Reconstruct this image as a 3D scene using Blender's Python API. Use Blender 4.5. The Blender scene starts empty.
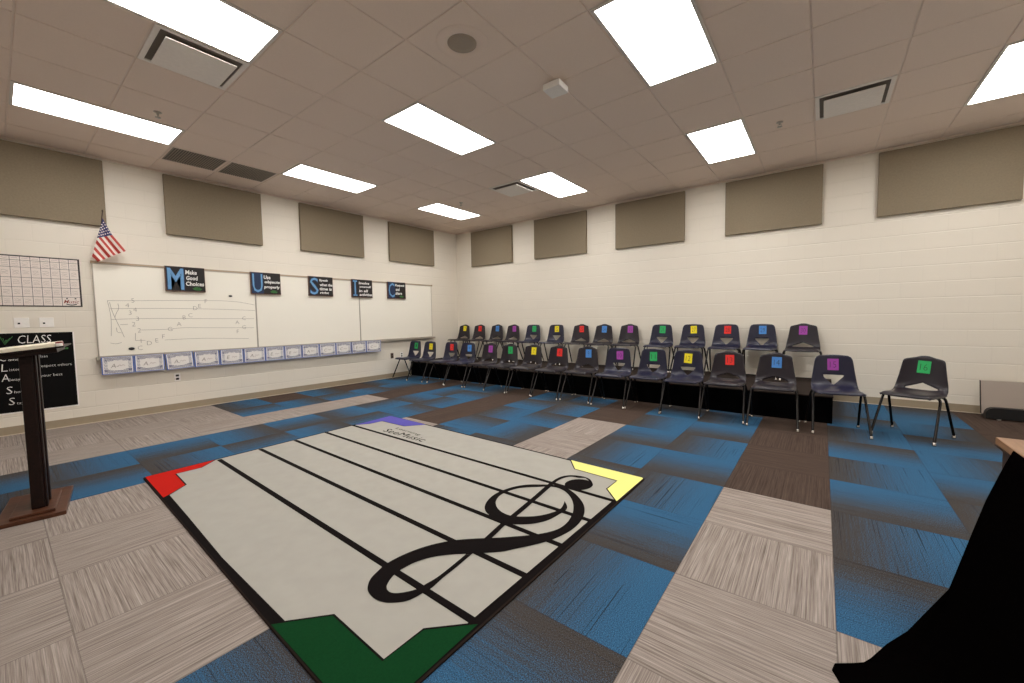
import bpy, bmesh, math, random, json
from mathutils import Vector, Matrix
from mathutils.geometry import delaunay_2d_cdt
random.seed(7)
scene = bpy.context.scene
COL = scene.collection
TR = json.loads('''{"curve":[[[5.902,-5.791],[5.877,-5.806]],[[5.916,-5.914],[5.891,-5.932]],[[5.924,-6.012],[5.897,-6.019]],[[5.935,-6.082],[5.891,-6.085]],[[5.93,-6.126],[5.888,-6.123]],[[5.924,-6.175],[5.872,-6.157]],[[5.909,-6.215],[5.851,-6.186]],[[5.877,-6.249],[5.829,-6.207]],[[5.841,-6.273],[5.807,-6.217]],[[5.788,-6.286],[5.784,-6.217]],[[5.73,-6.279],[5.768,-6.211]],[[5.691,-6.261],[5.752,-6.199]],[[5.649,-6.22],[5.732,-6.171]],[[5.625,-6.166],[5.714,-6.131]],[[5.606,-6.094],[5.708,-6.086]],[[5.614,-5.99],[5.716,-6.008]],[[5.647,-5.879],[5.75,-5.929]],[[5.707,-5.773],[5.812,-5.853]],[[5.789,-5.683],[5.888,-5.787]],[[5.92,-5.571],[6.009,-5.679]],[[5.982,-5.511],[6.057,-5.609]],[[6.03,-5.464],[6.109,-5.531]],[[6.075,-5.412],[6.165,-5.429]],[[6.116,-5.351],[6.194,-5.337]],[[6.14,-5.286],[6.207,-5.253]],[[6.143,-5.209],[6.205,-5.164]],[[6.128,-5.132],[6.185,-5.072]],[[6.102,-5.057],[6.154,-5.0]],[[6.055,-4.971],[6.11,-4.932]],[[5.995,-4.897],[6.048,-4.87]],[[5.919,-4.837],[5.973,-4.815]],[[5.848,-4.815],[5.897,-4.781]],[[5.786,-4.827],[5.799,-4.783]],[[5.719,-4.88],[5.694,-4.844]],[[5.654,-4.937],[5.626,-4.898]],[[5.605,-5.001],[5.574,-4.973]],[[5.58,-5.091],[5.542,-5.071]],[[5.581,-5.165],[5.536,-5.169]],[[5.607,-5.23],[5.559,-5.264]],[[5.638,-5.271],[5.6,-5.34]],[[5.685,-5.309],[5.654,-5.39]],[[5.744,-5.334],[5.715,-5.415]],[[5.804,-5.338],[5.791,-5.437]],[[5.849,-5.324],[5.846,-5.432]],[[5.903,-5.287],[5.908,-5.401]],[[5.947,-5.247],[5.964,-5.359]],[[5.979,-5.202],[6.01,-5.302]],[[6.005,-5.146],[6.04,-5.231]],[[6.018,-5.104],[6.053,-5.14]],[[6.018,-5.059],[6.058,-5.069]],[[5.998,-4.992],[6.035,-5.017]],[[5.987,-4.97],[5.989,-4.969]]],"stem":[[[5.929,-4.541],[6.017,-4.606]],[[5.898,-4.53],[5.962,-4.54]],[[5.884,-4.562],[5.893,-4.522]],[[5.821,-4.576],[5.814,-4.546]],[[5.788,-4.619],[5.763,-4.603]],[[5.775,-4.694],[5.746,-4.679]],[[5.781,-4.762],[5.75,-4.77]],[[5.789,-4.82],[5.75,-4.818]],[[5.823,-5.086],[5.785,-5.08]],[[5.849,-5.314],[5.812,-5.323]],[[5.862,-5.463],[5.828,-5.471]],[[5.886,-5.603],[5.852,-5.62]],[[5.902,-5.791],[5.877,-5.806]]],"ball":[[6.023,-4.615],[6.03,-4.636],[6.033,-4.659],[6.032,-4.682],[6.025,-4.705],[6.015,-4.726],[6.001,-4.745],[5.983,-4.76],[5.964,-4.771],[5.943,-4.777],[5.922,-4.779],[5.902,-4.775],[5.883,-4.767],[5.866,-4.753],[5.853,-4.736],[5.844,-4.715],[5.84,-4.692],[5.841,-4.668],[5.846,-4.644],[5.857,-4.622],[5.872,-4.602],[5.89,-4.585],[5.911,-4.574],[5.933,-4.568],[5.955,-4.567],[5.976,-4.572],[5.995,-4.582],[6.011,-4.597]],"draw":[[[-6.329,1.556],[-6.061,1.561],[-5.7,1.573],[-5.153,1.583],[-5.011,1.58],[-4.833,1.566],[-4.63,1.525]],[[-6.31,1.452],[-6.066,1.457],[-5.706,1.461],[-5.253,1.456],[-4.959,1.449],[-4.627,1.436]],[[-6.305,1.312],[-6.051,1.32],[-5.713,1.32],[-5.261,1.311],[-4.647,1.304]],[[-6.024,1.166],[-5.757,1.167],[-5.572,1.184],[-5.311,1.176],[-4.654,1.157]],[[-6.084,1.026],[-5.987,1.024]],[[-5.784,1.017],[-5.67,1.019],[-5.319,1.019],[-4.738,0.984]],[[-6.329,1.556],[-6.315,1.44],[-6.307,1.31],[-6.317,1.099]],[[-6.31,1.537],[-6.295,1.435],[-6.264,1.315],[-6.225,1.188],[-6.194,1.076]],[[-6.233,1.521],[-6.228,1.458],[-6.256,1.389],[-6.272,1.332]],[[-6.083,1.13],[-6.089,1.026]],[[-6.33,1.009],[-6.281,0.994],[-6.222,1.008]],[[-6.262,1.206],[-6.257,1.148],[-6.216,1.135]],[[-6.227,1.242],[-6.15,1.247]]],"letters":[["5",[-6.086,1.565]],["4",[-6.144,1.499]],["4",[-6.071,1.442]],["3",[-6.121,1.401]],["3",[-6.051,1.32]],["2",[-6.094,1.248]],["2",[-6.042,1.164]],["1",[-6.032,1.021]],["C",[-6.046,0.926]],["D",[-5.948,0.986]],["E",[-5.868,1.018]],["F",[-5.795,1.069]],["G",[-5.718,1.171]],["A",[-5.614,1.239]],["B",[-5.549,1.333]],["C",[-5.476,1.365]],["D",[-5.413,1.468]],["E",[-5.359,1.501]],["F",[-5.28,1.574]],["A",[-4.887,1.251]],["F",[-4.886,1.106]],["C",[-4.79,1.313]],["G",[-4.797,1.173]]],"mag":[[-6.132,0.92],[-4.96,1.659]]}''')
PI = math.pi
H = 3.370            # ceiling height
T2 = 0.6096          # two-foot module of the ceiling grid and of the carpet tiles
RX, RY = 10.17, -10.44   # far extents of the room

# ------------------------------------------------------------------ materials
def lin(c):
    return tuple(((v/255)/12.92 if v/255 <= .04045 else ((v/255+.055)/1.055)**2.4) for v in c)

class NT:
    def __init__(self, name):
        self.m = bpy.data.materials.new(name); self.m.use_nodes = True
        self.t = self.m.node_tree; self.t.nodes.clear()
        self.out = self.n('ShaderNodeOutputMaterial')
    def n(self, kind, **kw):
        o = self.t.nodes.new(kind)
        for k, v in kw.items(): setattr(o, k, v)
        return o
    def l(self, a, b): self.t.links.new(a, b)
    def math(self, op, a, b=None, c=None, clamp=False):
        o = self.n('ShaderNodeMath', operation=op); o.use_clamp = clamp
        for i, v in enumerate((a, b, c)):
            if v is None: continue
            if isinstance(v, (int, float)): o.inputs[i].default_value = v
            else: self.l(v, o.inputs[i])
        return o.outputs[0]
    def mix(self, f, a, b):
        o = self.n('ShaderNodeMix', data_type='RGBA')
        for i, v in ((0, f), (6, a), (7, b)):
            if isinstance(v, (int, float)): o.inputs[i].default_value = v
            elif isinstance(v, tuple): o.inputs[i].default_value = (*v, 1)
            else: self.l(v, o.inputs[i])
        return o.outputs[2]
    def ramp(self, f, lo, hi):
        o = self.n('ShaderNodeMapRange'); self.l(f, o.inputs[0])
        o.inputs[1].default_value = lo; o.inputs[2].default_value = hi
        return o.outputs[0]
    def noise(self, vec, scale, detail=2, rough=.5):
        o = self.n('ShaderNodeTexNoise'); o.inputs['Scale'].default_value = scale
        o.inputs['Detail'].default_value = detail; o.inputs['Roughness'].default_value = rough
        if vec is not None: self.l(vec, o.inputs['Vector'])
        return o.outputs['Fac']

def plain(name, rgb, rough=.6, metal=0.0, var=.06, nscale=30, bump=0.0, bscale=200, spec=.5):
    """principled surface whose colour wanders a little through a noise texture"""
    k = NT(name); c = lin(rgb)
    p = k.n('ShaderNodeBsdfPrincipled'); k.l(p.outputs[0], k.out.inputs[0])
    tc = k.n('ShaderNodeTexCoord')
    f = k.noise(tc.outputs['Object'], nscale)
    k.l(k.mix(f, tuple(v*(1-var) for v in c), tuple(min(1, v*(1+var)) for v in c)), p.inputs['Base Color'])
    p.inputs['Roughness'].default_value = rough; p.inputs['Metallic'].default_value = metal
    p.inputs['Specular IOR Level'].default_value = spec
    if bump:
        b = k.n('ShaderNodeBump'); b.inputs['Strength'].default_value = bump; b.inputs['Distance'].default_value = .002
        k.l(k.noise(tc.outputs['Object'], bscale, 3), b.inputs['Height']); k.l(b.outputs[0], p.inputs['Normal'])
    return k.m

def block_wall(name, axis, rgb):
    k = NT(name); c = lin(rgb)
    p = k.n('ShaderNodeBsdfPrincipled'); k.l(p.outputs[0], k.out.inputs[0])
    tc = k.n('ShaderNodeTexCoord'); s = k.n('ShaderNodeSeparateXYZ'); k.l(tc.outputs['Object'], s.inputs[0])
    cb = k.n('ShaderNodeCombineXYZ'); k.l(s.outputs[axis], cb.inputs[0]); k.l(s.outputs[2], cb.inputs[1])
    br = k.n('ShaderNodeTexBrick'); k.l(cb.outputs[0], br.inputs['Vector'])
    br.inputs['Scale'].default_value = 1; br.inputs['Brick Width'].default_value = .4064
    br.inputs['Row Height'].default_value = .2032; br.inputs['Mortar Size'].default_value = .005
    br.inputs['Mortar Smooth'].default_value = .6; br.offset = .5
    br.inputs['Color1'].default_value = (*c, 1); br.inputs['Color2'].default_value = (*[v*.99 for v in c], 1)
    br.inputs['Mortar'].default_value = (*[v*.965 for v in c], 1)
    f = k.noise(cb.outputs[0], 3, 3)
    k.l(k.mix(k.math('MULTIPLY', f, .07), br.outputs['Color'], tuple(v*.8 for v in c)), p.inputs['Base Color'])
    p.inputs['Roughness'].default_value = .55; p.inputs['Specular IOR Level'].default_value = .35
    fz = k.math('ABSOLUTE', k.math('SUBTRACT', k.math('FRACT', k.math('DIVIDE', s.outputs[2], .2032)), .5))
    joint = k.ramp(fz, .455, .495)
    inv = k.math('SUBTRACT', k.math('MULTIPLY', br.outputs['Fac'], -.25), joint)
    h = k.math('ADD', inv, k.math('MULTIPLY', k.noise(tc.outputs['Object'], 90, 3), .12))
    b = k.n('ShaderNodeBump'); b.inputs['Strength'].default_value = .5; b.inputs['Distance'].default_value = .004
    k.l(h, b.inputs['Height']); k.l(b.outputs[0], p.inputs['Normal'])
    return k.m

def carpet(name, kind):
    """one carpet tile: uv 'tile' is 0..1 in the tile (v runs along the dye gradient), uv 'flow' in metres across the floor"""
    k = NT(name)
    p = k.n('ShaderNodeBsdfPrincipled'); k.l(p.outputs[0], k.out.inputs[0])
    ut = k.n('ShaderNodeUVMap', uv_map='tile'); uf = k.n('ShaderNodeUVMap', uv_map='flow')
    st = k.n('ShaderNodeSeparateXYZ'); k.l(ut.outputs[0], st.inputs[0])
    def streak(sx, sy, scale, detail=3):
        mp = k.n('ShaderNodeMapping'); mp.inputs['Scale'].default_value = (sx, sy, 1); k.l(uf.outputs[0], mp.inputs[0])
        return k.noise(mp.outputs[0], scale, detail, .6)
    K = .86
    dk = lambda c, f=1: tuple(v*K*f for v in lin(c))
    a = streak(.30, 30, 3.0); b = streak(1.6, 95, 3.0, 2); g = k.ramp(k.noise(uf.outputs[0], 250, 2), .30, .70)
    if kind == 'blue':
        v = st.outputs[1]
        w = k.math('ADD', v, k.math('MULTIPLY', k.math('SUBTRACT', a, .5), .55))
        w = k.math('ADD', w, k.math('MULTIPLY', k.math('SUBTRACT', b, .5), .5))
        w = k.math('ADD', w, k.math('MULTIPLY', k.math('SUBTRACT', g, .5), .72))
        f = k.ramp(w, .20, .80)
        dark = k.mix(g, dk((40, 37, 36)), dk((94, 87, 82)))
        blue = k.mix(g, dk((25, 60, 88)), dk((72, 126, 168)))
        col = k.mix(f, dark, blue)
        thin = k.math('GREATER_THAN', streak(.55, 70, 2.2, 0), .735)
        col = k.mix(k.math('MULTIPLY', thin, .75), col, lin((24, 28, 34)))
    elif kind == 'brown':
        f = k.ramp(k.math('ADD', k.math('MULTIPLY', a, .55), k.math('MULTIPLY', b, .45)), .3, .7)
        col = k.mix(f, dk((52, 39, 34)), dk((104, 88, 78)))
        col = k.mix(k.math('MULTIPLY', g, .3), col, lin((55, 42, 36)))
    else:
        f = k.ramp(k.math('ADD', k.math('MULTIPLY', a, .5), k.math('MULTIPLY', b, .5)), .33, .67)
        col = k.mix(f, dk((108, 96, 89), .92), dk((206, 193, 184), .94))
        col = k.mix(k.math('MULTIPLY', g, .22), col, lin((118, 106, 96)))
    # dark seam line round each tile
    e = None
    for o in (st.outputs[0], st.outputs[1]):
        d = k.math('ABSOLUTE', k.math('SUBTRACT', o, .5)); s = k.math('GREATER_THAN', d, .4955)
        e = s if e is None else k.math('MAXIMUM', e, s)
    col = k.mix(k.math('MULTIPLY', e, .35), col, lin((40, 35, 32)))
    k.l(col, p.inputs['Base Color'])
    p.inputs['Roughness'].default_value = .95; p.inputs['Specular IOR Level'].default_value = .12
    bp = k.n('ShaderNodeBump'); bp.inputs['Strength'].default_value = .10; bp.inputs['Distance'].default_value = .003
    k.l(g, bp.inputs['Height']); k.l(bp.outputs[0], p.inputs['Normal'])
    return k.m

def wood(name, c1, c2, rough=.35, scale=(2, 30, 30)):
    k = NT(name); p = k.n('ShaderNodeBsdfPrincipled'); k.l(p.outputs[0], k.out.inputs[0])
    tc = k.n('ShaderNodeTexCoord'); mp = k.n('ShaderNodeMapping'); mp.inputs['Scale'].default_value = scale
    k.l(tc.outputs['Object'], mp.inputs[0])
    k.l(k.mix(k.ramp(k.noise(mp.outputs[0], 2.5, 5, .6), .3, .7), lin(c1), lin(c2)), p.inputs['Base Color'])
    p.inputs['Roughness'].default_value = rough; p.inputs['Specular IOR Level'].default_value = .25
    return k.m

def emit(name, rgb, strength):
    k = NT(name); e = k.n('ShaderNodeEmission'); k.l(e.outputs[0], k.out.inputs[0])
    tc = k.n('ShaderNodeTexCoord')
    k.l(k.mix(k.noise(tc.outputs['Object'], 5), tuple(v*.98 for v in rgb), rgb), e.inputs[0])
    e.inputs[1].default_value = strength
    return k.m

M = {}
WALLC = (236, 228, 214)
M['wall_l'] = block_wall('painted_block_left', 1, WALLC)
M['wall_r'] = block_wall('painted_block_right', 0, WALLC)
M['tile'] = plain('ceiling_tile', (243, 225, 211), .9, var=.04, nscale=120, bump=.35, bscale=260, spec=.1)
M['tbar'] = plain('ceiling_bar', (236, 219, 206), .6)
M['white_metal'] = plain('white_metal', (226, 220, 212), .45)
M['vent_metal'] = plain('vent_metal', (246, 238, 230), .45)
M['dark_gap'] = plain('dark_gap', (38, 34, 30), .8)
M['grille'] = plain('return_grille', (150, 140, 128), .7, var=.15, nscale=90)
M['lamp'] = emit('lamp_diffuser', (1.0, .968, .925), 8.7)
M['panel'] = plain('acoustic_fabric', (142, 129, 109), .95, var=.12, nscale=55, bump=.6, bscale=300, spec=.1)
M['base'] = plain('rubber_base', (164, 149, 126), .55)
M['base_lip'] = plain('base_lip', (214, 200, 178), .5)
M['c_blue'] = carpet('carpet_blue_gradient', 'blue')
M['c_brown'] = carpet('carpet_brown_streak', 'brown')
M['c_grey'] = carpet('carpet_grey_streak', 'grey')
M['board'] = plain('whiteboard_enamel', (250, 245, 232), .22, var=.012, nscale=2)
M['alu'] = plain('aluminium', (190, 182, 170), .4, metal=.5)
M['rail'] = plain('cork_rail', (184, 164, 138), .7, var=.12, nscale=200)
M['ink'] = plain('marker_ink', (150, 141, 133), .7)
M['gap'] = plain('vent_gap', (120, 110, 100), .8)
M['rug_bind'] = plain('rug_binding', (38, 29, 25), .95, spec=.08)
M['black'] = plain('black_plastic', (20, 19, 20), .45)
M['white'] = plain('white_plastic', (248, 244, 238), .4)
M['navy'] = plain('navy_plastic', (28, 28, 52), .33, var=.12, nscale=8)
M['plum'] = plain('charcoal_plum_plastic', (30, 23, 32), .35, var=.12, nscale=8)
M['tube'] = plain('dark_steel_tube', (30, 26, 25), .25, metal=.5)
M['chrome'] = plain('chrome_glide', (185, 180, 175), .2, metal=1)
M['riser'] = plain('black_riser_skirt', (7, 7, 8), .9, spec=.05)
M['deck'] = plain('riser_carpet', (50, 42, 38), .95, var=.3, nscale=150, bump=.5, spec=.1)
M['walnut'] = wood('dark_walnut', (17, 7, 5), (34, 15, 10), .45, (3, 30, 30))
M['walnut_base'] = wood('walnut_base', (62, 36, 25), (104, 66, 47), .3, (20, 4, 20))
M['oak'] = wood('tan_wood_top', (128, 94, 68), (156, 120, 90), .4, (30, 3, 30))
M['desk_dark'] = wood('dark_desk_side', (40, 30, 26), (62, 48, 40), .5)
M['cloth'] = plain('black_cloth', (4, 3, 3), 1.0, var=.3, nscale=300, spec=0)
M['paper'] = plain('lit_top_cream', (244, 236, 214), .6)  # pale cream that puts the light on the lectern top into colour
M['red_pl'] = plain('dark_red', (120, 28, 26), .5)
M['laminate'] = plain('grey_laminate', (182, 168, 156), .45, var=.04, nscale=150)
M['rug_black'] = plain('rug_black', (17, 12, 12), .95, var=.25, nscale=250, spec=.08)
M['rug_field'] = plain('rug_cream', (168, 165, 157), .95, var=.07, nscale=9, bump=.5, bscale=400, spec=.08)
M['rug_red'] = plain('rug_red', (188, 30, 22), .95, var=.08, nscale=200, spec=.08)
M['rug_yellow'] = plain('rug_yellow', (236, 232, 140), .95, var=.06, nscale=200, spec=.08)
M['rug_green'] = plain('rug_green', (12, 58, 28), .95, var=.2, nscale=120, spec=.08)
M['rug_purple'] = plain('rug_purple', (92, 86, 168), .95, var=.08, nscale=200, spec=.08)
M['rug_ink'] = plain('rug_dark_print', (26, 22, 22), .95, var=.1, spec=.08)
CARDC = {'green': (38, 178, 96), 'yellow': (244, 226, 30), 'red': (232, 42, 34), 'blue': (74, 140, 216), 'purple': (164, 66, 168)}
for n, c in CARDC.items(): M['card_'+n] = plain('card_'+n, c, .6, var=.05)
M['sign_black'] = plain('sign_board_black', (24, 17, 16), .6, var=.35, nscale=6)
M['sign_edge'] = plain('sign_edge_brown', (112, 78, 62), .6)
M['sign_blue'] = plain('letter_blue', (104, 156, 204), .55, var=.15, nscale=25)
M['sign_navy'] = plain('letter_navy', (22, 44, 78), .6)
M['chalk'] = plain('chalk_white', (236, 234, 230), .7)
M['leaf'] = plain('chalk_green', (58, 116, 58), .7, var=.4, nscale=60)
M['cal_paper'] = plain('calendar_paper', (236, 224, 216), .55, var=.02)
M['cal_ink'] = plain('calendar_ink', (52, 44, 42), .6)
M['cal_pencil'] = plain('calendar_pencil', (186, 174, 168), .7)
M['cal_red'] = plain('calendar_maroon', (150, 70, 62), .7)
M['poster'] = plain('poster_black', (6, 5, 5), .75, var=.2, nscale=5, spec=.15)
M['nc_blue'] = plain('name_card_blue', (88, 116, 190), .5)
M['nc_navy'] = plain('name_card_navy', (40, 50, 112), .5)
M['nc_white'] = plain('name_card_white', (240, 236, 232), .5, var=.01)
M['flag_red'] = plain('flag_red', (190, 62, 56), .7)
M['flag_white'] = plain('flag_white', (240, 226, 218), .7)
M['flag_blue'] = plain('flag_blue', (62, 60, 108), .7)
M['pole'] = plain('flag_pole', (60, 44, 36), .5)
M['outlet_dark'] = plain('outlet_brown', (96, 76, 62), .5)
M['speaker_grey'] = plain('speaker_grille', (168, 155, 140), .7, var=.1, nscale=300)

# ------------------------------------------------------------------ mesh helpers
class MB:
    def __init__(self): self.v = []; self.f = []; self.mi = []; self.sm = []; self.mats = []
    def mat(self, m):
        m = M[m] if isinstance(m, str) else m
        if m not in self.mats: self.mats.append(m)
        return self.mats.index(m)
    def add(self, vs, fs, m, smooth=False, mtx=None):
        o = len(self.v); k = self.mat(m)
        self.v += [tuple(mtx @ Vector(p)) if mtx else tuple(p) for p in vs]
        for f in fs: self.f.append([o+i for i in f]); self.mi.append(k); self.sm.append(smooth)
    def box(self, a, b, m, bev=0.0, mtx=None):
        bm = bmesh.new(); bmesh.ops.create_cube(bm, size=1)
        for v in bm.verts: v.co = Vector([(a[i]+b[i])/2+v.co[i]*(b[i]-a[i]) for i in range(3)])
        if bev: bmesh.ops.bevel(bm, geom=list(bm.edges), offset=bev, segments=2, affect='EDGES', profile=.6)
        bm.verts.index_update()
        self.add([v.co[:] for v in bm.verts], [[v.index for v in f.verts] for f in bm.faces], m, False, mtx); bm.free()
    def poly(self, pts, m): self.add(pts, [list(range(len(pts)))], m)
    def ring(self, rings, m, caps=True, smooth=True, mtx=None):
        n = len(rings[0]); vs = [p for r in rings for p in r]; fs = []
        for i in range(len(rings)-1):
            for j in range(n):
                fs.append([i*n+j, i*n+(j+1) % n, (i+1)*n+(j+1) % n, (i+1)*n+j])
        self.add(vs, fs, m, smooth, mtx)
        if caps:
            self.add(rings[0], [list(range(n))[::-1]], m, False, mtx); self.add(rings[-1], [list(range(n))], m, False, mtx)
    def tube(self, pts, r, m, n=10, mtx=None):
        pts = [Vector(p) for p in pts]; rr = r if isinstance(r, (list, tuple)) else [r]*len(pts); rings = []; prev = None
        for i, p in enumerate(pts):
            d = (pts[min(i+1, len(pts)-1)]-pts[max(i-1, 0)]).normalized()
            if prev is None: s = d.cross(Vector((0, 0, 1)) if abs(d.z) < .9 else Vector((1, 0, 0))).normalized()
            else: s = (prev-d*prev.dot(d)).normalized()
            prev = s; t = d.cross(s)
            rings.append([tuple(p+rr[i]*(math.cos(a)*s+math.sin(a)*t)) for a in [2*PI*q/n for q in range(n)]])
        self.ring(rings, m, mtx=mtx)
    def lathe(self, prof, m, n=24, o=(0, 0, 0), mtx=None):
        self.ring([[(o[0]+r*math.cos(2*PI*j/n), o[1]+r*math.sin(2*PI*j/n), o[2]+z) for j in range(n)] for r, z in prof], m, mtx=mtx)
    def build(self, name, parent=None, loc=None, link=True):
        me = bpy.data.meshes.new(name); me.from_pydata(self.v, [], self.f)
        for m in self.mats: me.materials.append(m)
        me.polygons.foreach_set('material_index', self.mi); me.polygons.foreach_set('use_smooth', self.sm)
        bm = bmesh.new(); bm.from_mesh(me); bmesh.ops.recalc_face_normals(bm, faces=bm.faces) if getattr(self, 'recalc', True) else None
        bm.to_mesh(me); bm.free(); me.update()
        o = bpy.data.objects.new(name, me)
        if link: COL.objects.link(o)
        if parent: o.parent = parent
        if loc: o.location = loc
        return o

def tag(o, label, cat, group=None):
    o['label'] = label; o['category'] = cat
    if group: o['group'] = group
    return o
def thing(name, loc, label, cat, rz=0, group=None):
    o = bpy.data.objects.new(name, None); COL.objects.link(o); o.empty_display_size = .1
    o.location = loc; o.rotation_euler = (0, 0, rz); return tag(o, label, cat, group)
def struct(o): o['kind'] = 'structure'; return o
def dup(o, parent=None):
    c = o.copy(); COL.objects.link(c)
    if parent: c.parent = parent
    for ch in list(o.children): dup(ch, c)
    return c

_tc = {}
def text2d(s, size, off=0.0, shear=0.0, space=1.0):
    key = (s, off, shear, space)
    if key not in _tc:
        cu = bpy.data.curves.new('t', 'FONT'); cu.body = s; cu.size = 1; cu.resolution_u = 2; cu.offset = off; cu.shear = shear
        cu.space_character = space
        ob = bpy.data.objects.new('t', cu); COL.objects.link(ob)
        dg = bpy.context.evaluated_depsgraph_get(); me = bpy.data.meshes.new_from_object(ob.evaluated_get(dg))
        _tc[key] = ([v.co[:2] for v in me.vertices], [list(p.vertices) for p in me.polygons])
        bpy.data.objects.remove(ob); bpy.data.curves.remove(cu); bpy.data.meshes.remove(me)
    vs, fs = _tc[key]
    if not vs: return [], []
    return [(x*size, y*size) for x, y in vs], fs
def put_text(mb, s, size, m, fmap, at=(0, 0), align='l', off=0.0, fit=None, shear=0.0, rot=0.0, space=1.0):
    """lettering as flat polygons; fmap turns board coordinates (a, b) into 3-D"""
    vs, fs = text2d(s, size, off, shear, space)
    if not vs: return
    x0 = min(v[0] for v in vs); x1 = max(v[0] for v in vs); y0 = min(v[1] for v in vs); y1 = max(v[1] for v in vs)
    sx = fit[0]/(x1-x0) if fit else 1; sy = fit[1]/(y1-y0) if fit and fit[1] else 1
    w = (x1-x0)*sx
    dx = {'l': 0, 'c': -w/2, 'r': -w}[align]; c, sn = math.cos(rot), math.sin(rot)
    out = []
    for x, y in vs:
        X = (x-x0)*sx+dx; Y = (y-y0)*sy if fit else y
        out.append(fmap(at[0]+X*c-Y*sn, at[1]+X*sn+Y*c))
    mb.add(out, fs, m)
def strip(mb, pts, w, m, fmap):
    """thin drawn line of width w through the 2-D points"""
    n = len(pts); L = []
    for i in range(n):
        a = Vector(pts[max(i-1, 0)]); b = Vector(pts[min(i+1, n-1)]); d = b-a
        d = d.normalized() if d.length else Vector((1, 0)); q = Vector((-d.y, d.x)); p = Vector(pts[i]); L.append((p+q*w/2, p-q*w/2))
    vs = [fmap(*s) for pr in L for s in pr]
    mb.add(vs, [[2*i, 2*i+1, 2*i+3, 2*i+2] for i in range(n-1)], m)
def catmull(pts, k=4):
    P = [Vector(p) for p in pts]; out = []
    for i in range(len(P)-1):
        a, b, c, d = P[max(i-1, 0)], P[i], P[i+1], P[min(i+2, len(P)-1)]
        for j in range(k):
            t = j/k
            out.append(.5*((2*b)+(c-a)*t+(2*a-5*b+4*c-d)*t*t+(3*b-a-3*c+d)*t**3))
    out.append(P[-1]); return out
def sstep(x, a, b):
    t = max(0, min(1, (x-a)/(b-a))); return t*t*(3-2*t)

# ------------------------------------------------------------------ camera
yaw, pit, rol = math.radians(127.70604642), math.radians(-3.37660498), math.radians(-0.92442904)
fw = Vector((math.cos(pit)*math.cos(yaw), math.cos(pit)*math.sin(yaw), math.sin(pit)))
r_ = Vector((math.sin(yaw), -math.cos(yaw), 0)); u_ = r_.cross(fw)
r2 = math.cos(rol)*r_+math.sin(rol)*u_; u2 = -math.sin(rol)*r_+math.cos(rol)*u_
cam = bpy.data.cameras.new('camera'); cam.sensor_width = 36; cam.lens = 36*401.128/1024; cam.clip_start = .05
co = bpy.data.objects.new('camera', cam); COL.objects.link(co)
co.matrix_world = Matrix(((r2.x, u2.x, -fw.x, 7.33213), (r2.y, u2.y, -fw.y, -7.25769), (r2.z, u2.z, -fw.z, 1.24991), (0, 0, 0, 1)))
scene.camera = co

# ------------------------------------------------------------------ room shell
b = MB(); b.box((-.2, RY-.2, -.1), (0, .2, H+.3), 'wall_l'); struct(b.build('wall_left'))
b = MB(); b.box((0, 0, -.1), (RX, .2, H+.3), 'wall_r'); struct(b.build('wall_right'))
b = MB(); b.box((RX, RY-.2, -.1), (RX+.2, .2, H+.3), 'wall_l'); struct(b.build('wall_rear'))
b = MB(); b.box((0, RY-.2, -.1), (RX, RY, H+.3), 'wall_r'); struct(b.build('wall_near'))
b = MB(); b.box((0, RY, 0), (.008, 0, .098), 'base'); b.box((0, RY, 0), (.014, 0, .008), 'base_lip'); struct(b.build('baseboard_left'))
b = MB(); b.box((.014, -.008, 0), (RX, 0, .098), 'base'); b.box((.014, -.014, 0), (RX, 0, .008), 'base_lip'); struct(b.build('baseboard_right'))
b = MB(); b.box((0, RY, H-.022), (.02, 0, H-.0005), 'tbar'); struct(b.build('trim_1'))
b = MB(); b.box((.02, -.02, H-.022), (RX, 0, H-.0005), 'tbar'); struct(b.build('trim_2'))

# carpet tiles: U/D/L/R = gradient tile, blue towards +y/-y/-x/+x;  N brown;  G grey
CARPET = [
 # columns 0 .. 16
 'NDNURNDNNNURRDNDR',   # row 0   y -0.42 .. -1.03 (under the riser)
 'RDNLDNUNNULNDLNDL',   # row 1
 'RDNDLNLUNDRNRDNRD',   # row 2
 'ULNLDNDRNRUNDLNDL',   # row 3
 'NDNURNRDGURNRUDRU',   # row 4
 'DRGRDNDLGRUNURUDR',   # row 5
 'NDGURGRDGDRGRDRUD',   # row 6
 'URGLDGGGGGUGDRUDL',   # row 7
 'GGGDRGGGGGRGGGGGG',   # row 8
 'GGGLUGGGGUDGGGGGG',   # row 9
 'GGGURGGGGDRGGGGGG',   # row 10
 'GGGRDGGGGLDGGGGGG',   # row 11
 'GGGURGGGGURGGGGGG',
 'GGGLDGGGGRDGGGGGG',
 'GGGURGGGGURGGGGGG',
 'GGGLDGGGGRDGGGGGG',
 'GGGURGGGGURGGGGGG']
fx = [0, .09+T2]+[.09+T2*i for i in range(2, 17)]+[RX]
fy = [0, -.42-T2]+[-.42-T2*j for j in range(2, 17)]+[RY]
vs, fs, mi, uvt, uvf = [], [], [], [], []
mats = [M['c_blue'], M['c_brown'], M['c_grey']]
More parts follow.
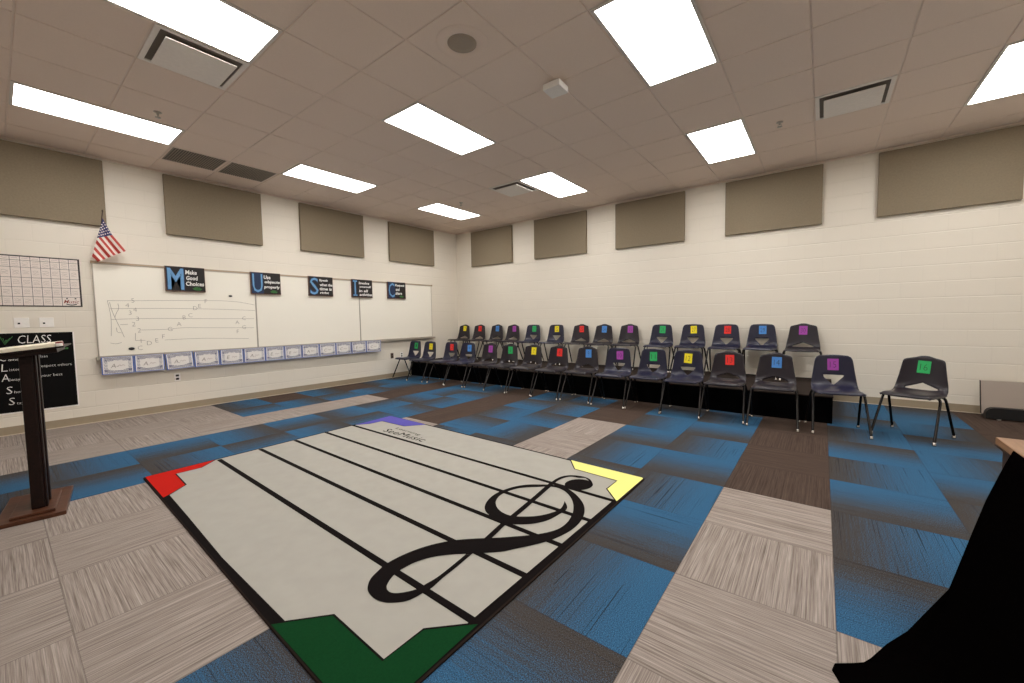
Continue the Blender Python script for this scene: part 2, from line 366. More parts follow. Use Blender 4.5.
for j in range(17):
    for i in range(17):
        x0, x1, y0, y1 = fx[i], fx[i+1], fy[j+1], fy[j]
        c = CARPET[j][i]; o = len(vs)
        vs += [(x0, y0, 0), (x1, y0, 0), (x1, y1, 0), (x0, y1, 0)]; fs.append((o, o+1, o+2, o+3))
        mi.append(2 if c == 'G' else 1 if c == 'N' else 0)
        odd = (i+j) % 2 == 1
        if c in 'UD': odd = True
        elif c in 'LR': odd = False
        if c in 'GN': c = 'U' if odd else 'R'
        for (px, py) in ((x0, y0), (x1, y0), (x1, y1), (x0, y1)):
            u, v = (px-x0)/(x1-x0), (py-y0)/(y1-y0)
            uvt.append({'U': (u, v), 'D': (u, 1-v), 'R': (v, u), 'L': (v, 1-u)}[c])
            q = (px, py) if odd else (py, px)
            uvf.append((q[0]+7.3*i+3.1*j, q[1]+5.7*i+2.9*j))
me = bpy.data.meshes.new('floor'); me.from_pydata(vs, [], fs)
for m in mats: me.materials.append(m)
me.polygons.foreach_set('material_index', mi)
for nm, dat in (('tile', uvt), ('flow', uvf)):
    l = me.uv_layers.new(name=nm); l.data.foreach_set('uv', [c for t in dat for c in t])
fl = bpy.data.objects.new('floor', me); COL.objects.link(fl); struct(fl)

# ceiling: bars at the top of the reveal, tiles standing 8 mm proud, openings where fixtures sit
LX0, LY0, P8 = 1.4273, -1.5621, 2.4384
gx = [0]+[.5125+T2*k for k in range(16) if .5125+T2*k < RX]+[RX]
gy = [0]+[-.3429-T2*k for k in range(17) if -.3429-T2*k > RY]+[RY]
lights = [(LX0+P8*i, LY0-P8*j) for i in range(4) for j in range(3)]
vents = [(3.2555, -6.134, 'd'), (7.523, -1.867, 'd'), (3.2555, -1.867, 'd'), (.8172, -5.524, 'r'), (.8172, -4.915, 'r')]
def blocked(cx, cy):
    for x, y in lights:
        if abs(cx-x) < .2 and abs(cy-y) < .62: return True
    return any(abs(cx-x) < .2 and abs(cy-y) < .2 for x, y, _ in vents)
b = MB(); b.box((0, RY, H+.007), (RX, 0, H+.06), 'tbar'); g = .005
for i in range(len(gx)-1):
    for j in range(len(gy)-1):
        if blocked((gx[i]+gx[i+1])/2, (gy[j]+gy[j+1])/2): continue
        X0, X1, Y0, Y1 = gx[i]+g, gx[i+1]-g, gy[j+1]+g, gy[j]-g
        if X1-X0 < .03 or Y1-Y0 < .03: continue
        b.add([(X0, Y0, H+.007), (X1, Y0, H+.007), (X1, Y1, H+.007), (X0, Y1, H+.007), (X0+.003, Y0+.003, H), (X1-.003, Y0+.003, H), (X1-.003, Y1-.003, H), (X0+.003, Y1-.003, H)],
              [(7, 6, 5, 4), (0, 1, 5, 4), (1, 2, 6, 5), (2, 3, 7, 6), (3, 0, 4, 7)], 'tile')
struct(b.build('ceiling'))

# ------------------------------------------------------------------ ceiling lights
def frame_ring(mb, x0, x1, y0, y1, w, za, zb, m):
    mb.box((x0, y0, za), (x1, y0+w, zb), m); mb.box((x0, y1-w, za), (x1, y1, zb), m)
    mb.box((x0, y0+w, za), (x0+w, y1-w, zb), m); mb.box((x1-w, y0+w, za), (x1, y1-w, zb), m)
LL = {(0, 2): 'long bright ceiling light nearest the top left corner, beside the two dark grilles',
      (0, 1): 'bright ceiling light over the whiteboards, above the letter U and S boards',
      (0, 0): 'smallest bright ceiling light, closest to the far corner of the room',
      (1, 2): 'large bright ceiling light cut off by the top edge, beside the white air diffuser',
      (1, 1): 'bright ceiling light in the middle of the ceiling, below the round speaker',
      (1, 0): 'bright ceiling light touching a small white air diffuser near the far wall',
      (2, 1): 'biggest bright ceiling light cut by the top edge, right of the white sensor box',
      (2, 0): 'nearly square looking ceiling light above the right hand row of chairs',
      (3, 0): 'bright ceiling light cut off by the right edge of the photo'}
proto = None
for i in range(4):
    for j in range(3):
        lab = LL.get((i, j), 'ceiling light in the part of the room behind the camera')
        if proto is None:
            t = thing('ceiling_light', (0, 0, H), lab, 'ceiling light', group='recessed ceiling lights')
            f = MB(); frame_ring(f, -.296, .296, -.601, .601, .022, -.006, .0065, 'white_metal'); f.build('frame', t)
            d = MB(); d.box((-.274, -.579, -.002), (.274, .579, .005), 'lamp'); d.build('diffuser', t)
            proto = t
        else: t = dup(proto)
        t['label'] = lab; t.location = (LX0+P8*i, LY0-P8*j, H)
# air diffusers and grilles
VL = ['white square air diffuser near the top left, beside a large light', 'white square air diffuser over the right hand wall', 'small white air diffuser near the far wall beside a light']
for n, (x, y, kd) in enumerate(vents):
    if kd == 'd':
        t = thing('air_diffuser', (x, y, H), VL[n], 'air vent', group='ceiling air diffusers')
        f = MB(); frame_ring(f, -.296, .296, -.296, .296, .034, -.004, .0065, 'vent_metal'); f.build('frame', t)
        k = MB(); k.box((-.262, -.262, .004), (.262, .262, .0065), 'gap'); k.build('air_gap', t)
        p = MB(); p.box((-.228, -.228, -.03), (.228, .228, -.022), 'vent_metal', .003)
        for sx in (-1, 1):
            for sy in (-1, 1): p.box((sx*.15-.006, sy*.15-.006, -.022), (sx*.15+.006, sy*.15+.006, .004), 'dark_gap')
        p.build('face_plate', t)
    else:
        lab = 'grey return air grille in the ceiling, nearer the left edge' if n == 3 else 'grey return air grille in the ceiling, the one nearer the far corner'
        t = thing('return_grille', (x, y, H), lab, 'air vent', group='return air grilles')
        f = MB(); frame_ring(f, -.296, .296, -.296, .296, .02, -.003, .0065, 'tbar'); f.build('frame', t)
        k = MB(); k.box((-.276, -.276, .0055), (.276, .276, .0065), 'dark_gap')
        for q in range(22):
            yy = -.27+q*.0255; k.box((-.276, yy, -.001), (.276, yy+.014, .0055), 'grille')
        k.build('louvers', t)
t = thing('ceiling_speaker', (5.085, -4.92, H), 'round flush loudspeaker in a ceiling tile', 'loudspeaker')
r = MB(); r.lathe([(.113, .0), (.113, -.004), (.17, -.005), (.196, -.004), (.20, -.001), (.20, 0.0)], 'tile', 40); r.build('trim_ring', t)
r = MB(); r.lathe([(.001, -.006), (.06, -.006), (.112, -.004), (.112, 0)], 'speaker_grey', 36); r.build('grille', t)
t = thing('ceiling_sensor', (5.375, -4.02, H), 'small white boxy sensor hanging under the ceiling tiles', 'sensor', math.radians(2))
r = MB(); r.box((-.045, -.045, -.03), (.045, .045, 0), 'white_metal'); r.build('mount', t)
r = MB(); r.box((-.085, -.085, -.085), (.085, .085, -.03), 'white', .006); r.build('housing', t)
SL = ['fire sprinkler head beside the long light at the left', 'fire sprinkler head between the square looking light and the right diffuser', 'fire sprinkler head beside the smallest far light']
for n, (x, y) in enumerate([(2.0, -6.12), (6.91, -1.79), (2.05, -1.885)]):
    r = MB(); r.lathe([(.001, 0), (.034, -.001), (.032, -.006), (.012, -.008), (.010, -.028), (.006, -.032)], 'alu', 16)
    for s in (-1, 1): r.tube([(s*.009, 0, -.024), (s*.017, 0, -.036), (s*.006, 0, -.05)], .003, 'alu', 6)
    r.lathe([(.001, -.049), (.024, -.051), (.024, -.054), (.001, -.055)], 'alu', 14)
    tag(r.build('sprinkler_head', loc=(x, y, H)), SL[n], 'sprinkler', 'fire sprinklers')

# ------------------------------------------------------------------ acoustic panels
def apanel(x0, y0, x1, y1, lab, z0=2.50, z1=3.325):
    m = MB(); m.box((x0, y0, z0), (x1, y1, z1), 'panel', .006)
    return tag(m.build('acoustic_panel'), lab, 'wall panel', 'fabric acoustic panels')
for a, e, lab in [(-7.51, -6.285, 'fabric acoustic panel on the left wall, at the left edge behind the flag'),
                  (-5.69, -4.465, 'fabric acoustic panel on the left wall above the M letter board'),
                  (-3.852, -2.622, 'fabric acoustic panel on the left wall above the S letter board'),
                  (-2.018, -.785, 'fabric acoustic panel on the left wall above the C letter board')]:
    apanel(.002, a, .052, e, lab)
for a, e, lab in [(.548, 1.79, 'smallest looking acoustic panel on the chair wall, nearest the corner'),
                  (2.40, 3.635, 'acoustic panel on the chair wall, second from the corner'),
                  (4.238, 5.464, 'acoustic panel on the chair wall, third from the corner'),
                  (6.076, 7.298, 'acoustic panel on the chair wall, fourth from the corner'),
                  (7.875, 9.10, 'largest looking acoustic panel, on the chair wall at the right edge')]:
    apanel(a, -.052, e, -.002, lab)

# ------------------------------------------------------------------ whiteboards
WBL = ['whiteboard with faint handwritten music staff and notes, leftmost of the three', 'blank middle whiteboard between the letter U and letter I boards', 'blank whiteboard nearest the room corner, behind the letter C board']
wb = []
for n, (a, e) in enumerate([(-6.445, -4.612), (-4.608, -2.757), (-2.753, -.885)]):
    t = thing('whiteboard', (0, (a+e)/2, .835), WBL[n], 'whiteboard', group='wall whiteboards'); w = (e-a)/2
    m = MB(); m.box((.002, -w+.008, .008), (.022, w-.008, 1.182), 'board'); m.build('writing_surface', t)
    m = MB(); m.box((.002, -w, 0), (.026, -w+.008, 1.19), 'alu'); m.box((.002, w-.008, 0), (.026, w, 1.19), 'alu')
    m.box((.002, -w+.008, 0), (.026, w-.008, .008), 'alu'); m.box((.002, -w+.008, 1.182), (.026, w-.008, 1.19), 'alu'); m.build('frame', t)
    wb.append(t)
yc = (-6.445-4.612)/2
fm = lambda a, c: (.0228, a-yc, c-.835)
m = MB(); m.recalc = False
for s in TR['draw']: strip(m, catmull(s, 3) if len(s) > 2 else s, .004, 'ink', fm)
for ch, (a, c) in TR['letters']: put_text(m, ch, .085, 'ink', fm, (a, c-.03), 'c', off=-.02)
m.build('marker_drawing', wb[0])
for n, (a, c) in enumerate(TR['mag']):
    m = MB(); s = .032 if n == 0 else .024
    m.lathe([(.001, .012), (s*.8, .012), (s, .008), (s, 0), (.001, 0)], 'black', 20, mtx=Matrix.Translation((.0225, a, c)) @ Matrix.Rotation(PI/2, 4, 'Y') @ Matrix.Diagonal((.6, 1, 1, 1)))
    tag(m.build('magnet'), 'dark oval magnet low on the left whiteboard' if n == 0 else 'small dark magnet high on the left whiteboard beside the letter U board', 'magnet', 'whiteboard magnets')
t = thing('display_rail', (0, -3.655, 2.026), 'long tan display rail along the top of the whiteboards', 'rail')
m = MB(); m.box((.002, -2.785, .0), (.020, 2.785, .028), 'alu', .003); m.build('rail_channel', t)
m = MB(); m.box((.020, -2.785, .005), (.024, 2.785, .023), 'rail'); m.build('cork_strip', t)
for s in (-1, 1):
    m = MB(); m.box((.002, s*2.793-.008, -.002), (.03, s*2.793+.008, .030), 'rail'); m.build('end_cap', t)
t = thing('marker_tray', (0, -3.66, .80), 'long aluminium marker tray under the whiteboards', 'marker tray')
m = MB(); prof = [(.002, .034), (.012, .034), (.014, .012), (.07, .008), (.078, .02), (.082, .02), (.082, .0), (.07, -.004), (.002, -.002)]
m.add([(x, y, z) for y in (-2.80, 2.80) for x, z in prof], [list(range(9))[::-1], list(range(9, 18))]+[[i, (i+1) % 9, 9+(i+1) % 9, 9+i] for i in range(9)], 'alu'); m.build('tray_channel', t)
for s in (-1, 1):
    m = MB(); m.box((.002, s*2.804-.006, -.006), (.088, s*2.804+.006, .034), 'alu', .003); m.build('end_cap', t)

# name cards hanging on the tray
NC = [(-6.436, -6.129, 0), (-6.124, -5.815, 0), (-5.800, -5.488, .06), (-5.478, -5.170, .02), (-5.160, -4.850, 0), (-4.842, -4.534, .01), (-4.530, -4.240, -.01), (-4.232, -3.951, .01), (-3.941, -3.639, 0), (-3.630, -3.324, .02), (-3.318, -3.011, -.01), (-2.996, -2.686, .015), (-2.678, -2.346, -.01)]
NCL = ['A-', 'A.', 'A.', 'A', 'E', 'A..', 'E.', 'E', 'A', 'C', 'C', 'E', 'C']
ORD = ['first', 'second', 'third', 'fourth', 'fifth', 'sixth', 'seventh', 'eighth', 'ninth', 'tenth', 'eleventh', 'twelfth', 'thirteenth', 'fourteenth', 'fifteenth', 'sixteenth']
for n, (a, e, rot) in enumerate(NC):
    w, h = (e-a)/2, .112; mb = MB()
    mb.box((0, -w, -h), (.006, w, h), 'nc_blue')
    mb.recalc = False
    L1 = lambda p, q: (.0066, p, q); L2 = lambda p, q: (.0070, p, q); L3 = lambda p, q: (.0076, p, q)
    mb.poly([L1(-w+.012, -h+.010), L1(w-.012, -h+.010), L1(w-.012, h-.005), L1(-w+.012, h-.005)], 'nc_white')
    for row in range(3):
        for s in (-1, 1):
            zz = s*(h-.020-row*.016); k = 11
            strip(mb, [(-w+.024+(2*w-.048)*q/(2*k), zz+(.007 if q % 2 else 0)*1) for q in range(2*k+1)], .0075, 'nc_navy', L2)
    for cx in (-1, 1):
        for q in range(8):
            zz = -.07+q*.019; strip(mb, [(cx*(w-.024), zz), (cx*(w-.04), zz+.007), (cx*(w-.056), zz)], .005, 'nc_navy', L2)
    pts = []
    for q in range(72):
        an = 2*PI*q/72; rr = 1+.045*math.cos(14*an)
        pts.append(L3((w-.058)*rr*math.copysign(abs(math.cos(an))**.72, math.cos(an)), .066*rr*math.copysign(abs(math.sin(an))**.72, math.sin(an))))
    mb.poly(pts, 'nc_white')
    L4 = lambda p, q: (.0079, p, q)
    put_text(mb, NCL[n], .075, 'ink', L4, (-.07, -.03), 'l', off=-.008, shear=.2)
    strip(mb, catmull([(0, -.012), (.015, .004), (.03, -.012), (.045, .002), (.065, -.010)], 3), .005, 'cal_pencil', L4)
    o = mb.build('name_card', loc=(.084, (a+e)/2, .717)); o.rotation_euler = (rot, 0, 0)
    lab = ('blue chevron bordered card on the marker tray, leftmost' if n == 0 else 'blue chevron bordered card on the marker tray, rightmost' if n == 12
           else 'blue chevron bordered card on the marker tray, %s from the left' % ORD[n])
    tag(o, lab, 'card', 'chevron bordered cards along the marker tray')

# letter boards
SG = [('M', -5.725, -5.265, ['Make', 'Good', 'Choices'], 'green'), ('U', -4.662, -4.212, ['Use', 'objects', 'properly'], 'green'), ('S', -3.742, -3.292, ['Speak', 'when the', 'time is', 'right'], ''),
      ('I', -2.91, -2.458, ['Involve', 'yourself', 'in all', 'activities'], ''), ('C', -2.093, -1.63, ['Respect', 'and', 'share'], 'green')]
LB = {'M': 'leftmost black letter board with a big blue M and the words Make Good Choices', 'U': 'black letter board with a big blue U, second from the left', 'S': 'black letter board with a big blue S, the middle one of five',
      'I': 'black letter board with a narrow blue I, second from the right', 'C': 'black letter board with a big blue C, nearest the room corner'}
for ch, a, e, words, deco in SG:
    w, h = (e-a)/2, .1775; mb = MB()
    mb.box((0, -w, -h), (.028, w, h), 'sign_edge', .003); mb.recalc = False
    F = lambda d: (lambda p, q: (.0285+d, p, q))
    mb.poly([F(0)(-w+.006, -h+.010), F(0)(w-.006, -h+.010), F(0)(w-.006, h-.004), F(0)(-w+.006, h-.004)], 'sign_black')
    wl = .19 if ch == 'M' else .10 if ch == 'I' else .155
    x0 = -w+.022
    if ch == 'I':
        f1, f2 = F(.0006), F(.0012)
        for g2, m2, f in ((.012, 'sign_navy', f1), (0, 'sign_blue', f2)):
            mb.poly([f(x0+.035-g2, -.13), f(x0+.065+g2, -.13), f(x0+.065+g2, .145), f(x0+.035-g2, .145)], m2)
            for zz in (-.14, .135): mb.poly([f(x0+.008-g2, zz-.006-g2/2), f(x0+.092+g2, zz-.006-g2/2), f(x0+.092+g2, zz+.02+g2/2), f(x0+.008-g2, zz+.02+g2/2)], m2)
    else:
        mb.poly([F(.0005)(x0-.008, -.165), F(.0005)(x0+wl+.008, -.165), F(.0005)(x0+wl+.008, .168), F(.0005)(x0-.008, .168)], 'sign_navy') if ch in 'UC' else None
        put_text(mb, ch, .4, 'sign_navy', F(.0008), (x0-.006, -.158), 'l', off=.04, fit=(wl+.012, .318))
        put_text(mb, ch, .4, 'sign_blue', F(.0014), (x0+.004, -.148), 'l', off=.022 if ch == 'M' else .0, fit=(wl-.008, .298))
    tx = x0+wl+(.016 if ch != 'I' else .03); tw = w-.016-tx; n = len(words); top = .135
    for q, wd in enumerate(words):
        hh = .062 if n == 3 else .052
        ww = min(tw, len(wd)*.034 if n == 3 else len(wd)*.033)
        put_text(mb, wd, .1, 'chalk', F(.001), (tx+(.0 if q % 2 == 0 else .008), top-hh-(.082 if n == 3 else .076)*q), 'l', off=.03, fit=(ww, hh), shear=.1)
    if deco:
        cx, cz = tx+tw*.6, -.135; q = F(.0013)
        for k in range(5):
            an = .5+k*.5; dx, dz = math.cos(an)*.07, math.sin(an)*.06
            mb.poly([q(cx, cz-.02), q(cx+dx*.6-dz*.25, cz-.02+dz*.6+dx*.2), q(cx+dx, cz-.02+dz), q(cx+dx*.6+dz*.25, cz-.02+dz*.6-dx*.2)], 'leaf')
    o = mb.build('letter_board', loc=(.030, (a+e)/2-.018, 1.8785))
    tag(o, LB[ch], 'sign', 'letter boards spelling a word on the whiteboards')

# ------------------------------------------------------------------ calendar, poster, switches, outlets
mb = MB(); ya, yb, za, zb = -7.72, -6.55, 1.472, 2.060
mb.box((.002, ya, za), (.004, yb, zb), 'cal_ink'); mb.recalc = False
f = lambda d: (lambda p, q: (.0042+d, p, q))
mb.poly([f(0)(ya+.016, za+.014), f(0)(yb-.016, za+.014), f(0)(yb-.016, zb-.014), f(0)(ya+.016, zb-.014)], 'cal_paper')
W0, W1 = ya+.016, yb-.016; cw = .0755
zr = [za+.014, 1.588, 1.698, 1.808, 1.925, 2.005, zb-.014]
k = 0
while W1-cw*k > W0:
    x = W1-cw*k
    if k: strip(mb, [(x, za+.014+(.125 if k == 1 else 0)), (x, zb-.014)], .0038, 'cal_ink', f(.0004))
    for r in range(6):
        zm = (zr[r]+zr[r+1])/2
        if r == 0 and k < 2: continue
        for q in range(3 if r < 5 else 1):
            z = zm+.02-q*.02 if r < 5 else zm
            n = random.randint(4, 7); x0 = x-cw+.012
            strip(mb, [(x0+i*(cw-.024)/n*random.uniform(.85, 1.0), z+random.uniform(-.006, .006)) for i in range(n+1)], .004, 'cal_pencil', f(.0006))
    k += 1
for z in zr[1:-1]: strip(mb, [(W0, z), (W1, z)], .0038, 'cal_ink', f(.0004))
bx = W1-.075
strip(mb, [(bx-.045+.09*i/8, 1.507-.012*math.sin(PI*i/8)) for i in range(9)], .010, 'cal_ink', f(.0008))
put_text(mb, 'Music', .05, 'cal_red', f(.0008), (bx, 1.515), 'c', off=.004, shear=.3, fit=(.13, .042))
for s in (-.035, .035): mb.poly([f(.0008)(bx+s-.008, 1.566), f(.0008)(bx+s+.008, 1.566), f(.0008)(bx+s+.006, 1.58), f(.0008)(bx+s-.006, 1.58)], 'cal_ink')
tag(mb.build('wall_calendar'), 'white paper calendar grid with black border on the left wall', 'calendar')

mb = MB(); ya, yb, za, zb = -7.60, -6.655, .258, 1.165
mb.box((.002, ya, za-.016), (.0035, yb+.012, zb), 'white'); mb.box((.0035, ya, za), (.005, yb, zb), 'poster'); mb.recalc = False
f = lambda d: (lambda p, q: (.0053+d, p, q))
put_text(mb, 'CLASS', .12, 'chalk', f(0), (-7.085, 1.045), 'l', off=-.01, fit=(.255, .092), shear=.12)
for ch, wd, rest, z, y, e in [('C', 'ome', 'to class', .85, -7.225, -6.87), ('L', 'isten', 'and respect others', .735, -7.222, -6.682), ('A', 'lways', 'do your best', .62, -7.226, -6.765), ('S', 'how', '', .475, -7.20, 0), ('S', 'tay', '', .345, -7.19, 0)]:
    put_text(mb, ch, .12, 'chalk', f(0), (y, z), 'l', off=-.012, fit=(.046 if ch != 'A' else .056, .082), shear=.1)
    put_text(mb, wd, .045, 'chalk', f(0), (y+.058, z), 'l', off=-.012)
    if rest: put_text(mb, rest, .045, 'chalk', f(0), (e, z+.02), 'r', off=-.012)
for q in range(3): strip(mb, [(-7.21+q*.02, 1.13-q*.02), (-7.18, 1.04+q*.015), (-7.12-q*.02, 1.13-q*.02)], .006, 'leaf', f(0))
strip(mb, [(-7.30, .965), (-7.0, .975), (-6.70, .965)], .02, 'leaf', f(0))
tag(mb.build('class_poster'), 'black poster headed CLASS with white chalk style lettering behind the lectern', 'poster')

for n, y in enumerate((-7.045, -6.856)):
    t = thing('light_switch', (0, y, 1.285), 'white wall switch plate under the calendar, the %s one' % ('left' if n == 0 else 'right'), 'light switch', group='wall switches')
    m = MB(); m.box((0, -.057, -.057), (.006, .057, .057), 'white', .003); m.build('plate', t)
    m = MB(); m.box((.006, -.03, -.018), (.009, -.012, .0), 'dark_gap'); m.box((.009, -.024, -.014), (.016, -.018, -.005), 'black'); m.build('toggle', t)
for n, (y, kd, lab) in enumerate([(-5.668, 'white', 'pale wall outlet under the blue bordered cards, left part of the wall'), (-2.017, 'outlet_dark', 'brown wall outlet near the corner, left of its white neighbour'), (-1.769, 'white', 'white wall outlet beside the first chair near the corner')]):
    t = thing('wall_outlet', (0, y, .475), lab, 'wall outlet', group='wall outlets')
    m = MB(); m.box((0, -.036, -.058), (.006, .036, .058), kd, .002); m.build('plate', t)
    m = MB()
    for s in (-1, 1): m.box((.006, -.018, s*.024-.014), (.0085, .018, s*.024+.014), 'dark_gap', .001); m.box((.0085, -.009, s*.024-.006), (.009, -.006, s*.024+.006), 'black'); m.box((.0085, .006, s*.024-.006), (.009, .009, s*.024+.006), 'black')
    m.build('sockets', t)

# ------------------------------------------------------------------ flag
t = thing('flag', (.03, -6.393, 2.055), 'small striped flag with starred blue corner on a stick above the whiteboard', 'flag')
o3 = Vector((.03, -6.393, 2.055))
m = MB(); m.tube([(0, 0, -.01), (.17, .058, .60)], [.006, .005], 'pole', 8); m.lathe([(.001, .625), (.007, .615), (.009, .605), (.004, .593)], 'pole', 10, o=(.172, .058, 0)); m.build('flag_stick', t)
m = MB(); m.box((-.012, -.014, -.006), (.012, .014, .03), 'rail', .003); m.build('clip', t)
def poly3(pts, t):
    k = min(int(t*(len(pts)-1)), len(pts)-2); f = t*(len(pts)-1)-k
    return Vector(pts[k]).lerp(Vector(pts[k+1]), f)
m = MB(); m.recalc = False
C0, C1 = [(.185, -6.338, 2.575), (.167, -6.345, 2.525)], [(.195, -6.262, 2.378), (.15, -6.395, 2.326)]
def cpt(u, v):
    p = poly3(C0, v).lerp(poly3(C1, v), u); p.x += .008*math.sin(v*PI*3)*u; return p-o3
vs = [tuple(cpt(i/10, j/10)) for i in range(11) for j in range(11)]
m.add(vs, [[i*11+j, i*11+j+1, (i+1)*11+j+1, (i+1)*11+j] for i in range(10) for j in range(10)], 'flag_blue', True)
S0 = [(.195, -6.262, 2.378), (.15, -6.395, 2.326), (.11, -6.447, 2.10)]
S1 = [(.20, -6.146, 2.19), (.165, -6.274, 2.116), (.13, -6.399, 2.035)]
def spt(u, v):
    p = poly3(S0, v).lerp(poly3(S1, v), u); p.x += .010*math.sin(v*PI*5)*(.4+.6*u); return p-o3
NU, NV = 10, 44
vs = [tuple(spt(i/NU, j/NV)) for i in range(NU+1) for j in range(NV+1)]
for kind in ('flag_red', 'flag_white'):
    m.add(vs, [[i*(NV+1)+j, i*(NV+1)+j+1, (i+1)*(NV+1)+j+1, (i+1)*(NV+1)+j] for i in range(NU) for j in range(NV) if ((j//4) % 2 == 0) == (kind == 'flag_red')], kind, True)
for i in range(5):
    for j in range(2+i):
        c = cpt(.2+.165*i, (j+.5)/(2+i)); n5 = []
        for q in range(10):
            an = PI/2+q*PI/5; rr = .0105 if q % 2 == 0 else .0046; n5.append((c.x+.0035, c.y+rr*math.cos(an), c.z+rr*math.sin(an)))
        m.poly(n5, 'flag_white')
o = m.build('flag_cloth', t)

# ------------------------------------------------------------------ riser
t = thing('choral_riser', (0, 0, 0), 'long low black riser platform along the chair wall under the back row', 'riser platform')
m = MB(); m.box((.03, -1.545, 0), (7.45, -.02, .293), 'riser', .004); m.build('skirt', t)
m = MB(); m.box((.025, -1.552, .293), (7.455, -.02, .308), 'deck', .004); m.build('deck', t)

# ------------------------------------------------------------------ chairs
PROF = catmull([(-.216, .410), (-.214, .426), (-.197, .443), (-.13, .447), (-.03, .442), (.07, .440), (.135, .446), (.178, .463), (.200, .497), (.213, .55), (.228, .65), (.246, .785)], 6)
SL_ = [0.0]
for i in range(1, len(PROF)): SL_.append(SL_[-1]+(PROF[i]-PROF[i-1]).length)
STOP = SL_[-1]
def prof(s):
    s = max(0, min(STOP, s))
    for i in range(1, len(SL_)):
        if s <= SL_[i]:
            return PROF[i-1].lerp(PROF[i], (s-SL_[i-1])/(SL_[i]-SL_[i-1]))
    return PROF[-1]
HW = [(0, .19), (.06, .204), (.33, .207), (.42, .2), (.56, .182), (.70, .160), (.80, .145)]
def halfw(s):
    for (a, p), (c, q) in zip(HW, HW[1:]):
        if s <= c: return p+(q-p)*(s-a)/(c-a)
    return HW[-1][1]
def shell_pt(a, s):
    q = prof(s); y, z = q.x, q.y; r = min(1.05, abs(a)/halfw(s))
    seat = 1-sstep(s, .36, .50)
    z -= seat*(.024*sstep(r, .80, 1.02)+.006*(1-r*r)*sstep(s, .05, .15)) - seat*.004
    back = sstep(s, .38, .55)
    y -= back*(.036*r*r)
    side = sstep(s, .30, .42)*(1-sstep(s, .42, .56)); y -= side*.02*r*r*r; z += side*.012*r*r*r
    if s > STOP: z += (s-STOP)
    return Vector((a, y, z))
def make_shell(kind):
    S = STOP
    if kind == 'A': right = [(.09, 0), (.15, .004), (.184, .02), (.203, .06), (.207, .15), (.207, .32), (.201, .42), (.184, .55), (.168, S-.085), (.161, S-.045), (.147, S-.018), (.122, S-.004), (.06, S), (0, S+.002)]
    else: right = [(.09, 0), (.15, .004), (.184, .02), (.203, .06), (.207, .15), (.207, .32), (.200, .42), (.180, .55), (.161, S-.075), (.156, S-.045), (.148, S-.030), (.132, S-.022), (.07, S-.006), (.03, S+.008), (0, S+.010)]
    outl = right+[(-a, s) for a, s in right[:-1]][::-1]
    sb = .395
    hole = ([(-.086, .535), (.086, .535), (.092, .527), (.078, .505), (.012, .432), (0, .427), (-.012, .432), (-.078, .505), (-.092, .527)] if kind == 'A'
            else [(0, .488), (.118, .434), (.123, .420), (.115, .410), (-.115, .410), (-.123, .420), (-.118, .434)])
    def dens(poly):
        out = []
        for i in range(len(poly)):
            a, c = Vector(poly[i]), Vector(poly[(i+1) % len(poly)]); n = max(1, int((c-a).length/.018))
            out += [a.lerp(c, k/n) for k in range(n)]
        return out
    O, Hh = dens(outl), dens(hole)
    def inside(p, poly):
        r = False; j = len(poly)-1
        for i in range(len(poly)):
            if (poly[i].y > p.y) != (poly[j].y > p.y) and p.x < (poly[j].x-poly[i].x)*(p.y-poly[i].y)/(poly[j].y-poly[i].y)+poly[i].x: r = not r
            j = i
        return r
    pts = O+Hh; no, nh = len(O), len(Hh)
    edges = [(i, (i+1) % no) for i in range(no)]+[(no+i, no+(i+1) % nh) for i in range(nh)]
    s = .012
    while s < S:
        for k in range(-12, 13):
            q = Vector((k*.0175, s))
            if inside(q, O) and not inside(q, Hh) and min((q-p).length for p in pts[:no+nh]) > .009: pts.append(q)
        s += .0165
    V, E, Fc, *_ = delaunay_2d_cdt(pts, edges, [], 0, 1e-6)
    fs = []
    for f in Fc:
        c = sum((V[i] for i in f), Vector((0, 0)))/len(f)
        if inside(c, O) and not inside(c, Hh): fs.append(list(f))
    mb = MB(); mb.add([tuple(shell_pt(v.x, v.y)) for v in V], fs, 'navy' if kind == 'A' else 'plum', True)
    ob = mb.build('seat_shell')
    md = ob.modifiers.new('s', 'SOLIDIFY'); md.thickness = .0075; md.offset = -1 if sum(p.normal.z for p in ob.data.polygons) > 0 else 1
    dg = bpy.context.evaluated_depsgraph_get(); me = bpy.data.meshes.new_from_object(ob.evaluated_get(dg)); ob.modifiers.clear(); ob.data = me
    for p in me.polygons: p.use_smooth = True
    return ob
def make_chair(kind):
    t = thing('student_chair', (0, 0, 0), '-', 'chair', group='classroom chairs')
    sh = make_shell(kind); sh.parent = t
    m = MB()
    for y in (-.05, .05): m.tube([(-.15, y, .421), (0, y, .419), (.15, y, .421)], .011, 'tube', 8)
    for x in (-.1, .1): m.tube([(x, -.06, .422), (x, .06, .422)], .009, 'tube', 6)
    m.build('seat_frame', t)
    for sx in (-1, 1):
        for sy in (-1, 1):
            m = MB(); x1 = .233; y1 = (.242 if sy < 0 else .232)
            pts = [(sx*.15, sy*.05, .421), (sx*.188, sy*.052, .417), (sx*.208, sy*.062, .398), (sx*.214, sy*.076, .365), (sx*(.214+(x1-.214)*.5), sy*(.076+(y1-.076)*.5), .195), (sx*x1, sy*y1, .026)]
            m.tube(catmull(pts[:4], 3)+[Vector(p) for p in pts[4:]], .0115, 'tube', 10); lg = m.build('leg', t)
            m = MB(); m.lathe([(.001, 0), (.013, 0), (.016, .004), (.015, .012), (.0125, .018), (.0125, .034), (.001, .034)], 'chrome', 14, o=(sx*x1, sy*y1, 0)); m.build('glide', lg)
    return t
